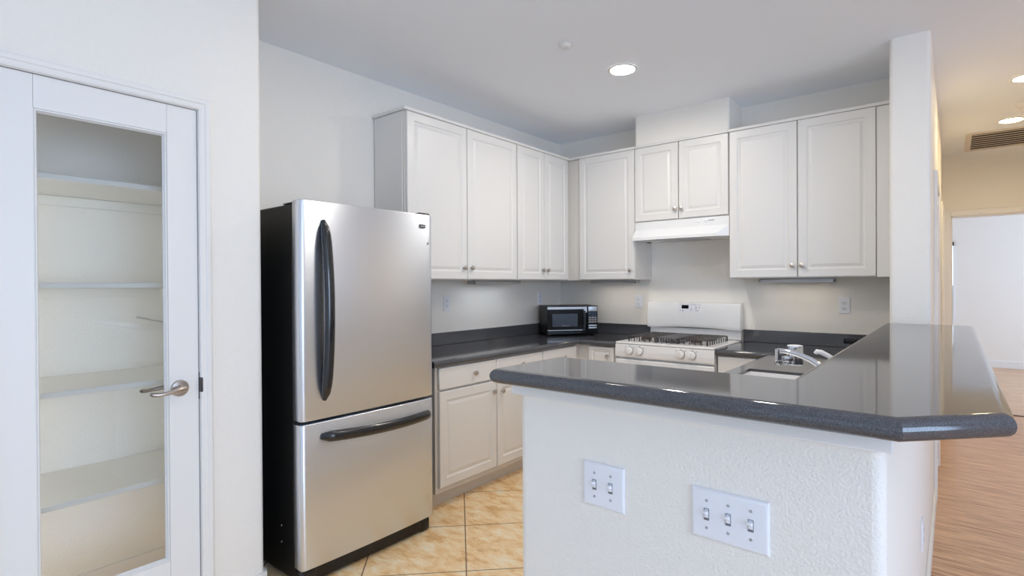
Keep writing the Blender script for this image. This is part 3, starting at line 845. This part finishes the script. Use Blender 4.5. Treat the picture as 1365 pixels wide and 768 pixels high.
obj('handle', arch(pc, wd_, dp_, (0, 0, 1)), M['handle_black'], fz, label='black bowed horizontal handle')
# badge: dark plate with a pale line of lettering and a border
bx = FX + 0.0005
bm = B(); add_box(bm, (FX - .006, 1.946, 1.676), (bx, 1.986, 1.692)); bg = obj('badge', bm, M['black_gloss'], dr, smooth=0)
bm = B()
add_box(bm, (bx - .0005, 1.9475, 1.6885), (bx + .0004, 1.9845, 1.6895)); add_box(bm, (bx - .0005, 1.9475, 1.678), (bx + .0004, 1.9845, 1.6786))
for k in range(7):
    y_ = 1.951 + k * 0.0048; h_ = (0.0058, 0.0040, 0.0044, 0.0040, 0.0044, 0.0040, 0.0042)[k]
    add_box(bm, (bx - .0005, y_, 1.6805), (bx + .0004, y_ + 0.0032, 1.6805 + h_))
obj('badge_lettering', bm, M['light_mark'], bg, smooth=0)
bm = B(); add_lathe(bm, [(0, 0), (0.006, 0), (0.005, 0.003), (0, 0.004)], (FX - .004, 2.006, 1.592), (1, 0, 0), 14); obj('door_plug', bm, M['bronze'], dr)
bm = B(); add_box(bm, (FX - 0.13, FY1 - 0.085, 1.7355), (FX - 0.012, FY1 - 0.012, 1.7585), 0.006, 3); obj('hinge_cover', bm, M['black_plastic'], fg)
bm = B(); add_box(bm, (FX - 0.16, FY0 + .004, 1.7355), (FX - 0.071, FY1 - .10, 1.7420), 0.002); obj('top_cap', bm, M['black_plastic'], fg)
bm = B(); add_box(bm, (FX - 0.085, FY0 + .006, 0.010), (FX - 0.032, FY1 - .03, 0.079), 0.006); add_box(bm, (FX - 0.060, FY1 - .075, 0.002), (FX - 0.030, FY1 - .01, 0.070), 0.010, 3); add_box(bm, (FX - 0.060, FY0 + .006, 0.002), (FX - 0.026, FY0 + .085, 0.070), 0.010, 3)
obj('base_grille', bm, M['black_plastic'], fg)
for yy in (FY0 + .06, FY1 - .06):
    for xx in (-2.90, -2.40):
        bm = B(); add_lathe(bm, [(0, 0), (0.02, 0), (0.02, 0.022), (0, 0.0225)], (xx, yy, 0.0), (0, 0, 1), 14); obj('foot', bm, M['black_plastic'], fg)
for zz in (0.168, 0.245):
    bm = B(); add_lathe(bm, [(0, 0), (0.004, 0), (0.003, 0.002), (0, 0.0022)], (-2.43, FY0 + .004, zz), (0, -1, 0), 10)
    obj('side_screw', bm, M['alu'], fg)

# ------------------------------------------------------------------ stove
SXA, SXB, SYF = -2.044, -1.281, 3.769
st = thing('stove', 'white freestanding gas stove under the range hood', 'stove', (-1.662, 4.1, 0))
box_obj('body', (SXA, SYF + .035, 0.03), (SXB, YB - .03, 0.899), M['appliance'], st, 0.004)
bm = B(); add_box(bm, (SXA - .001, SYF - .004, 0.8995), (SXB + .001, 4.35, 0.917), 0.007, 3); obj('cooktop', bm, M['appliance'], st)
bm = B()
add_prism(bm, [(SYF - .002, 0.898), (SYF + .034, 0.898), (SYF + .034, 0.797), (SYF + 0.004, 0.797), (SYF - .006, 0.806), (SYF - .008, 0.845)], 'x', SXA, SXB, lambda m_, d: abs(d.x) > .9 and m_.y < SYF + .02, 0.005, 3)
cp = obj('control_panel', bm, M['appliance'], st)
for kx in (-1.920, -1.839, -1.518, -1.436):
    bm = B(); c = Vector((kx, SYF - .0055, 0.853))
    add_lathe(bm, [(0, 0.006), (0.029, 0.006), (0.0295, 0.016), (0.026, 0.026), (0.019, 0.029), (0, 0.0295)], c, (0, -1, 0.05), 28)
    add_box(bm, (kx - .004, SYF - .043, 0.832), (kx + .004, SYF - .031, 0.876), 0.003)
    k_ = obj('knob', bm, M['appliance'], st)
    bm = B(); add_lathe(bm, [(0, 0), (0.0315, 0), (0.031, 0.0025), (0.024, 0.003), (0.024, 0.007), (0, 0.007)], c + Vector((0, -.0005, 0)), (0, -1, 0.05), 28); obj('knob_shadow_ring', bm, M['knob_shadow'], k_)  # dark ring standing in for the knob's shadow
for kx in (-1.920, -1.839, -1.518, -1.436):
    for dx, dz in ((-.034, .028), (.0, .036), (.034, .028)):
        if kx in (-1.839, -1.436) and dx < 0: continue
        bm = B(); add_box(bm, (kx + dx - .004, SYF - .0085, 0.853 + dz - .002), (kx + dx + .004, SYF - .0055, 0.853 + dz + .002))
        obj('knob_marking', bm, M['mark'], cp, smooth=0)
bm = B(); add_box(bm, (SXA + .002, SYF - .006, 0.235), (SXB - .002, SYF + .034, 0.784), 0.006, 3); od = obj('oven_door', bm, M['appliance'], st)
bm = B(); add_tube(bm, [(SXA + .06, SYF - .006, 0.725), (SXA + .06, SYF - .045, 0.725), (SXA + .10, SYF - .052, 0.725), (SXB - .10, SYF - .052, 0.725), (SXB - .06, SYF - .045, 0.725), (SXB - .06, SYF - .006, 0.725)], 0.011, 10); obj('handle', bm, M['appliance'], od)
bm = B(); add_box(bm, (SXA + .14, SYF - .0075, 0.36), (SXB - .14, SYF - .0055, 0.62)); obj('oven_window', bm, M['black_gloss'], od)
box_obj('storage_drawer', (SXA + .002, SYF - .004, 0.06), (SXB - .002, SYF + .034, 0.226), M['appliance'], st, 0.005)
# back guard: bowed console on a recessed riser
bm = B(); add_box(bm, (SXA + .004, 4.385, 0.9175), (SXB - .004, YB - .008, 0.9945), 0.003); obj('riser', bm, M['appliance'], st)
bm = B()
prof = [(4.346, 0.995), (4.340, 1.005), (4.338, 1.03), (4.346, 1.12), (4.354, 1.185), (4.362, 1.200), (4.376, 1.206), (YB - .006, 1.206), (YB - .006, 0.9955)]
t = bmesh.new(); secs = []
NX = 16
for i in range(NX + 1):
    u = i / NX; x_ = SXA - .002 + (SXB - SXA + .004) * u; lift = 0.012 * max(0, 1 - ((u - .5) / .42) ** 2)
    secs.append([t.verts.new((x_, y_, z_ + (lift if j < 2 else lift * .3 if j == 2 else 0))) for j, (y_, z_) in enumerate(prof)])
for a, b in zip(secs, secs[1:]):
    for k in range(len(prof)): t.faces.new((a[k], a[(k + 1) % len(prof)], b[(k + 1) % len(prof)], b[k]))
t.faces.new(secs[0]); t.faces.new(secs[-1][::-1])
bmesh.ops.recalc_face_normals(t, faces=t.faces[:]); merge(bm, t)
bgd = obj('backguard', bm, M['appliance'], st)


def bgy(z): return 4.346 + (z - 1.12) * (0.008 / 0.065)


bm = B(); fr_ = frame((-1.772, bgy(1.125) - .0005, 1.125), X, Vector((0, 0.122, 0.9925)), -Vector((0, 0.9925, -0.122)))
add_rings(bm, fr_, 0.186, 0.070, [(0, -.002), (0, 0.0006), (0.0012, 0.0012)]); dpan = obj('display_panel', bm, M['plastic'], bgd)
bm = B(); add_fbox(bm, fr_, (0.026, 0.032, 0.0008), (0.084, 0.061, 0.0025)); obj('clock_display', bm, M['display'], bgd)
bm = B()
for u_, v_, w__, h_ in ((.010, .014, .010, .004), (.030, .013, .014, .005), (.104, .034, .007, .004), (.098, .022, .020, .003), (.102, .011, .007, .004), (.140, .041, .014, .005), (.138, .030, .013, .004), (.110, .060, .008, .003), (.132, .060, .010, .004), (.141, .014, .008, .006), (.150, .014, .018, .004)):
    add_fbox(bm, fr_, (u_, v_, 0.001), (u_ + w__, v_ + h_, 0.002))
add_fbox(bm, fr_, (0, 0.0688, 0.0008), (0.186, 0.0702, 0.0018))
obj('panel_markings', bm, M['mark'], bgd, smooth=0)
bm = B(); add_fbox(bm, fr_, (.170, .040, 0.001), (.177, .047, 0.002)); obj('stop_marking', bm, M['mark_red'], bgd, smooth=0)


def grate(x0, x1, y0, y1, n, m_):
    zt = 0.957; r_ = 0.0045
    bm = B(); k = 0
    for i in range(n + 1):
        x_ = x0 + (x1 - x0) * i / n
        add_tube(bm, [(x_, y0, 0.9175), (x_, y0, zt - .006), (x_, y0 + .006, zt), (x_, y1 - .006, zt), (x_, y1, zt - .006), (x_, y1, 0.9175)], r_ * .8, 6)
    for i in range(m_ + 1):
        y_ = y0 + (y1 - y0) * i / m_
        add_tube(bm, [(x0 - .006, y_, 0.9175), (x0 - .006, y_, zt - .006), (x0, y_, zt - .001), (x1, y_, zt - .001), (x1 + .006, y_, zt - .006), (x1 + .006, y_, 0.9175)], r_ * .8, 6)
    return bm


obj('grate', grate(-1.965, -1.755, 3.845, 4.275, 5, 9), M['cast_iron'], st)
obj('grate', grate(-1.570, -1.360, 3.845, 4.275, 5, 9), M['cast_iron'], st)
bm = grate(-1.735, -1.590, 3.845, 4.275, 4, 9); add_box(bm, (-1.733, 3.86, 0.9550), (-1.592, 4.26, 0.9585), 0.001)
obj('griddle_grate', bm, M['grey_griddle'], st)
for bx_ in (-1.86, -1.465):
    for by_ in (3.925, 4.185):
        bm = B(); add_lathe(bm, [(0, 0), (0.050, 0), (0.052, 0.003), (0.040, 0.008), (0.036, 0.016), (0, 0.016)], (bx_, by_, 0.9172), (0, 0, 1), 24)
        bu = obj('burner', bm, M['alu'], st)
        bm = B(); add_lathe(bm, [(0, 0), (0.042, 0), (0.043, 0.004), (0.038, 0.009), (0, 0.010)], (bx_, by_, 0.9334), (0, 0, 1), 24)
        obj('burner_cap', bm, M['rust_iron'], bu)

# ------------------------------------------------------------------ range hood
hd = thing('range_hood', 'white range hood below the short cabinet over the stove', 'range hood', (-1.662, 4.2, 1.715))
HX0, HX1 = -2.0395, -1.2845
bm = B()
t = bmesh.new()
top = [(HX0, YU + .010, 1.8655), (HX1, YU + .010, 1.8655), (HX1, YB - .002, 1.8655), (HX0, YB - .002, 1.8655)]
mid = [(HX0, YU + .010, 1.800), (HX1, YU + .010, 1.800), (HX1, YB - .002, 1.800), (HX0, YB - .002, 1.800)]
low = [(HX0, YU - .040, 1.738), (HX1 - .075, YU - .040, 1.738), (HX1, YU + .006, 1.738), (HX1, YB - .002, 1.738), (HX0, YB - .002, 1.738)]
bot = [(x_, y_, 1.716) for x_, y_, z_ in low]
tv = [t.verts.new(p) for p in top]; mv = [t.verts.new(p) for p in mid]; lv = [t.verts.new(p) for p in low]; bv = [t.verts.new(p) for p in bot]
t.faces.new(tv)
for k in range(4): t.faces.new((tv[k], mv[k], mv[(k + 1) % 4], tv[(k + 1) % 4]))
mp5 = [mv[0], mv[1], mv[1], mv[2], mv[3]]
t.faces.new((mv[0], lv[0], lv[1], mv[1])); t.faces.new((mv[1], lv[1], lv[2])); t.faces.new((mv[1], lv[2], lv[3], mv[2])); t.faces.new((mv[2], lv[3], lv[4], mv[3])); t.faces.new((mv[3], lv[4], lv[0], mv[0]))
for k in range(5): t.faces.new((lv[k], bv[k], bv[(k + 1) % 5], lv[(k + 1) % 5]))
t.faces.new(bv[::-1])
bmesh.ops.recalc_face_normals(t, faces=t.faces[:])
merge(bm, t)
obj('canopy', bm, M['appliance'], hd, smooth=20)
bm = B(); add_box(bm, (-1.86, 4.08, 1.7105), (-1.50, 4.36, 1.7155), 0.001); obj('filter', bm, M['alu'], hd)
for kx in (-1.512, -1.455):
    bm = B(); add_lathe(bm, [(0, 0), (0.010, 0), (0.010, 0.006), (0.007, 0.009), (0, 0.009)], (kx, YU + .0105, 1.838), (0, -1, 0), 16); obj('switch', bm, M['plastic'], hd)
bm = B(); add_box(bm, (-1.435, YU + .0085, 1.838), (-1.392, YU + .0105, 1.844)); obj('switch_marking', bm, M['mark'], hd, smooth=0)
bm = B(); add_box(bm, (-2.030, 4.30, 1.7105), (-2.00, 4.33, 1.7155)); obj('screw', bm, M['slot'], hd)

# ------------------------------------------------------------------ microwave (turned towards the room)
mw = thing('microwave', 'small black microwave oven angled in the counter corner', 'microwave', (-2.75, 4.13, ZCT))
ua = Vector((0.298, 0.361, 0)).normalized(); wa = Vector((ua.y, -ua.x, 0)); MW = 0.468; MD = 0.285; MH = 0.252
FM = frame(Vector((-2.763, 3.857, ZCT + 0.012)), ua, Z, wa)
bm = B(); add_fbox(bm, FM, (0, 0, -MD), (MW, MH, -0.022), 0.004); obj('case', bm, M['black_case'], mw)
bm = B(); add_fbox(bm, FM, (0, 0.0, -0.0215), (0.368, MH, 0), 0.005, 3); dm = obj('door', bm, M['black_gloss'], mw)
bm = B(); add_fbox(bm, FM, (0.048, 0.068, -0.002), (0.280, 0.182, 0.0012), 0.001); obj('window', bm, M['screen'], dm)
bm = B()
for k in range(7): add_fbox(bm, FM, (0.140 + k * 0.0095, 0.074, 0.0010), (0.1465 + k * 0.0095, 0.079 + (0.005 if k == 0 else 0), 0.0016))
obj('window_lettering', bm, M['mark'], dm, smooth=0)
# handle: full-height curved black strip at the door edge, with a bright top corner
bm = B()
for i in range(10):
    v0, v1 = 0.03 + 0.178 * i / 10, 0.03 + 0.178 * (i + 1) / 10
    s = math.sin(math.pi * (i + .5) / 10)
    add_fbox(bm, FM, (0.326 + 0.006 * s, v0, 0.0), (0.352, v1 + .0002, 0.006 + 0.010 * s))
obj('handle', bm, M['black_plastic'], dm)
bm = B(); t = bmesh.new(); add_prism(t, [(0.003, 0.222), (0.366, 0.222), (0.366, 0.243), (0.003, 0.243)], 'z', -0.001, 0.0022); merge(bm, t, FM)
obj('top_strip', bm, M['alu'], dm)
bm = B(); t = bmesh.new(); add_prism(t, [(0.335, 0.2215), (0.345, 0.195), (0.355, 0.190), (0.366, 0.195), (0.366, 0.2215)], 'z', -0.001, 0.003); merge(bm, t, FM)
obj('door_latch_plate', bm, M['silver_key'], dm)
bm = B(); add_fbox(bm, FM, (0.003, 0.034, -0.001), (0.330, 0.040, 0.0025)); obj('lower_strip', bm, M['alu'], dm)
bm = B(); add_fbox(bm, FM, (0.3695, 0, -0.0215), (MW, MH, 0), 0.005, 3); cpn = obj('control_panel', bm, M['black_gloss'], mw)
bm = B(); add_fbox(bm, FM, (0.380, 0.200, -.001), (0.460, 0.244, 0.0025), 0.002); obj('display', bm, M['silver_key'], cpn)
for r_ in range(5):
    for c_ in range(3):
        bm = B(); u0 = 0.382 + c_ * 0.0265; v0 = 0.176 - r_ * 0.0195
        add_fbox(bm, FM, (u0, v0, -.001), (u0 + 0.0225, v0 + 0.0145, 0.0022), 0.001); obj('button', bm, M['blue_key'] if r_ < 2 else M['mark'], cpn)
for v0 in (0.068, 0.048):
    bm = B(); add_fbox(bm, FM, (0.382, v0, -.001), (0.458, v0 + 0.013, 0.0026), 0.001); obj('wide_button', bm, M['silver_key'], cpn)
for u0, w0 in ((0.03, -0.04), (MW - 0.03, -0.04), (0.03, -MD + .04), (MW - 0.03, -MD + .04)):
    bm = B(); c = FM @ Vector((u0, -0.0116, w0)); add_lathe(bm, [(0, 0), (0.011, 0), (0.013, 0.0115), (0, 0.0118)], c, (0, 0, 1), 14); obj('foot', bm, M['black_plastic'], mw)

# ------------------------------------------------------------------ outlets and switches
def outlet(label, o, u, w_, plate='plastic', dark='slot'):
    fr_ = frame(o, u, Z, w_)
    th_ = thing('outlet', label, 'outlet', o, 'wall outlets')
    bm = B(); t = bmesh.new(); add_rings(t, Matrix.Translation((-.035, -.0575, 0)), 0.07, 0.115, [(0, 0.0003), (0, 0.003), (0.003, 0.006)]); merge(bm, t, fr_)
    obj('plate', bm, M[plate], th_)
    for dz in (-0.0195, 0.0195):
        bm = B(); t = bmesh.new(); add_rings(t, Matrix.Translation((-.0165, dz - .0145, 0)), 0.033, 0.029, [(0, 0.0055), (0.0, 0.0072), (0.0015, 0.008)]); merge(bm, t, fr_)
        so = obj('socket', bm, M[plate], th_)
        bm = B(); add_fbox(bm, fr_, (-.0085, dz - .002, .0075), (-.006, dz + .008, .0083)); add_fbox(bm, fr_, (.006, dz - .002, .0075), (.0085, dz + .007, .0083)); add_fbox(bm, fr_, (-.0025, dz - .010, .0075), (.0025, dz - .005, .0083))
        obj('slots', bm, M[dark], so, smooth=0)
    return th_


outlet('white wall outlet above the left counter, next to the refrigerator', Vector((XL, 2.881, 1.222)), Y, X)
outlet('white wall outlet just above the microwave, left wall', Vector((XL, 4.084, 1.230)), Y, X)
outlet('white wall outlet between the microwave and the stove back', Vector((-2.170, YB, 1.208)), X, -Y)
outlet('white wall outlet under the wide cabinet right of the stove', Vector((-0.598, YB, 1.203)), X, -Y)
outlet('white wall outlet low on the right side of the half wall', Vector((X1, 2.58, 0.40)), -Y if False else Y, X)
bo = thing('black_outlet', 'black outlet in the dark backsplash, half hidden by the bar', 'outlet', (-0.56, YB - .02, 0.957))
fr_ = frame((-0.56, YB - .0203, 0.957), X, Z, -Y)
bm = B(); t = bmesh.new(); add_rings(t, Matrix.Translation((-.04, -.02, 0)), 0.080, 0.034, [(0, 0), (0, 0.003), (0.003, 0.005)]); merge(bm, t, fr_); obj('plate', bm, M['black_gloss'], bo)
bm = B(); add_fbox(bm, fr_, (-.030, -.013, .0045), (.030, .007, .0065), 0.001); obj('socket', bm, M['black_plastic'], bo)


def switch_plate(label, x0, x1, z0, z1, xs):
    wd, ht = x1 - x0, z1 - z0; zc = (z0 + z1) / 2
    th_ = thing('switch_plate', label, 'light switch', ((x0 + x1) / 2, YH, z0), 'light switches on the half wall')
    fr_ = frame((x0, YH, z0), X, Z, -Y)
    bm = B(); add_rings(bm, fr_, wd, ht, [(0, 0.0003), (0, 0.002), (0.0015, 0.0045), (0.005, 0.0062), (0.009, 0.0065)]); obj('plate', bm, M['plastic'], th_)
    for x_ in xs:
        f2 = frame((x_, YH - 0.0064, zc), X, Z, -Y)
        bm = B()
        add_fbox(bm, f2, (-.0056, -.0125, 0), (-.0046, .0125, .0012)); add_fbox(bm, f2, (.0046, -.0125, 0), (.0056, .0125, .0012)); add_fbox(bm, f2, (-.0056, .0118, 0), (.0056, .0128, .0012)); add_fbox(bm, f2, (-.0056, -.0128, 0), (.0056, -.0118, .0012))
        add_fbox(bm, f2, (-.0040, -.0112, 0), (.0040, -.0082, .0013))
        obj('slot', bm, M['slot_grey'], th_, smooth=0)
        bm = B()
        add_fbox(bm, f2, (-.0046, -.0070, 0), (.0046, .0075, .003), 0.0006)
        t = bmesh.new(); add_prism(t, [(-.001, .001), (.0075, .002), (.0105, .0125), (.0085, .0145), (.0045, .0135)], 'x', -.0042, .0042, lambda m_, d: True, 0.0008, 2)
        merge(bm, t, f2); obj('toggle', bm, M['plastic'], th_)
        for dz in (-.030, .030):
            bm = B(); c = f2 @ Vector((0, dz, 0)); add_lathe(bm, [(0, 0), (0.0035, 0), (0.003, 0.001), (0, 0.0013)], c, (0, -1, 0), 12); obj('screw', bm, M['alu'], th_)
    return th_


switch_plate('smaller switch plate on the half wall with two white toggles', -0.744, -0.626, 0.795, 0.908, (-0.709, -0.663))
switch_plate('larger switch plate on the half wall with three white toggles', -0.459, -0.295, 0.795, 0.908, (-0.424, -0.3775, -0.331))

# ------------------------------------------------------------------ ceiling fittings
def can_light(label, x, y, lamp, r=0.075):
    th_ = thing('recessed_light', label, 'ceiling light', (x, y, ZC), 'recessed ceiling lights')
    bm = B(); add_lathe(bm, [(r, -.001), (r + .016, -.0005), (r + .018, -.004), (r + .012, -.008), (r + .002, -.009), (r - .001, -.004), (r, -.001)], (x, y, ZC), (0, 0, 1), 40); obj('trim_ring', bm, M['trim'], th_)
    bm = B(); add_lathe(bm, [(0, -.0012), (r - .002, -.0012), (r - .002, -.004), (0, -.005)], (x, y, ZC), (0, 0, 1), 40); obj('lens', bm, M[lamp], th_)


can_light('round lit recessed light in the kitchen ceiling', -1.640, 3.130, 'lamp')
can_light('lit recessed light in the hall ceiling, the nearer one cut by the frame edge', 0.385, 5.005, 'lamp_hall')
can_light('lit recessed light in the hall ceiling, the one beside the vent', 0.375, 6.235, 'lamp_hall')
th_ = thing('sprinkler_cover', 'small white round cover plate on the kitchen ceiling beside the recessed light', 'ceiling plate', (-1.719, 2.595, ZC))
bm = B(); add_lathe(bm, [(0, -.0005), (0.040, -.0005), (0.040, -.003), (0.034, -.0045), (0, -.0045)], (-1.719, 2.595, ZC), (0, 0, 1), 32); obj('rim', bm, M['trim'], th_)
bm = B(); add_lathe(bm, [(0, -.0048), (0.033, -.0048), (0.030, -.012), (0.022, -.021), (0.018, -.022), (0, -.022)], (-1.719, 2.595, ZC), (0, 0, 1), 32); obj('cap', bm, M['trim'], th_)
th_ = thing('smoke_detector', 'white round smoke detector on the hall ceiling between the two lights', 'smoke detector', (0.44, 5.72, ZC))
bm = B(); add_lathe(bm, [(0, -.0005), (0.072, -.0005), (0.074, -.010), (0.070, -.014), (0, -.014)], (0.44, 5.72, ZC), (0, 0, 1), 36); obj('base', bm, M['trim'], th_)
bm = B(); add_lathe(bm, [(0, -.0142), (0.060, -.0142), (0.056, -.030), (0.046, -.036), (0, -.038)], (0.44, 5.72, ZC), (0, 0, 1), 36); obj('cap', bm, M['trim'], th_)
# return-air vent
vt = thing('air_vent', 'large louvred return air vent in the hall ceiling', 'vent', (0.5, 6.98, ZC))
VX0, VX1, VY0, VY1 = 0.085, 0.90, 6.56, 7.42
bm = B(); fw = 0.045
for a, b in (((VX0, VY0), (VX0 + fw, VY1)), ((VX1 - fw, VY0), (VX1, VY1)), ((VX0 + fw, VY0), (VX1 - fw, VY0 + fw)), ((VX0 + fw, VY1 - fw), (VX1 - fw, VY1))):
    add_box(bm, (a[0], a[1], ZC - .010), (b[0], b[1], ZC - .0005), 0.002)
obj('frame', bm, M['vent'], vt)
box_obj('cavity', (VX0 + fw, VY0 + fw, ZC - .002), (VX1 - fw, VY1 - fw, ZC - .0006), M['vent_dark'], vt)
ns = 8
for k in range(ns):
    y_ = VY0 + fw + (VY1 - VY0 - 2 * fw) * (k + .5) / ns
    bm = B(); t = bmesh.new(); add_box(t, (VX0 + fw, -.0045, -.0012), (VX1 - fw, .0045, .0012)); merge(bm, t, Matrix.Translation((0, y_, ZC - .008)) @ Matrix.Rotation(math.radians(-18), 4, 'X'))
    obj('slat', bm, M['vent'], vt)

# hall doors on the left hall wall: casings, leaves, hinges
def hall_door(n, y0, y1, zt):
    d_ = thing('door_%d' % n, None, None, (X1, (y0 + y1) / 2, 0)); d_['kind'] = 'structure'
    bm = B()
    add_box(bm, (X1 + .0003, y0, 0), (X1 + .018, y0 + .058, zt), 0.003); add_box(bm, (X1 + .0003, y1 - .058, 0), (X1 + .018, y1, zt), 0.003); add_box(bm, (X1 + .0003, y0 + .0585, zt - .058), (X1 + .018, y1 - .0585, zt), 0.003)
    obj('casing', bm, M['trim'], d_)
    bm = B(); fr_ = frame((X1 + .0003, y0 + .06, 0.012), Y, Z, X); add_rings(bm, fr_, y1 - y0 - .12, zt - .075, [(0, 0), (0, .006), (.1, .006), (.11, .002), (.13, .002), (.15, .005)]); obj('leaf', bm, M['door_white'], d_)
    for hz in (0.3, 1.05, 1.47, 1.80):
        bm = B(); add_tube(bm, [(X1 + .014, y0 + .061, hz - .045), (X1 + .014, y0 + .061, hz + .045)], 0.006, 8); obj('hinge', bm, M['bronze'], d_)


hall_door(2, 4.26, 5.14, 2.06)
hall_door(3, 6.45, 7.33, 2.12)
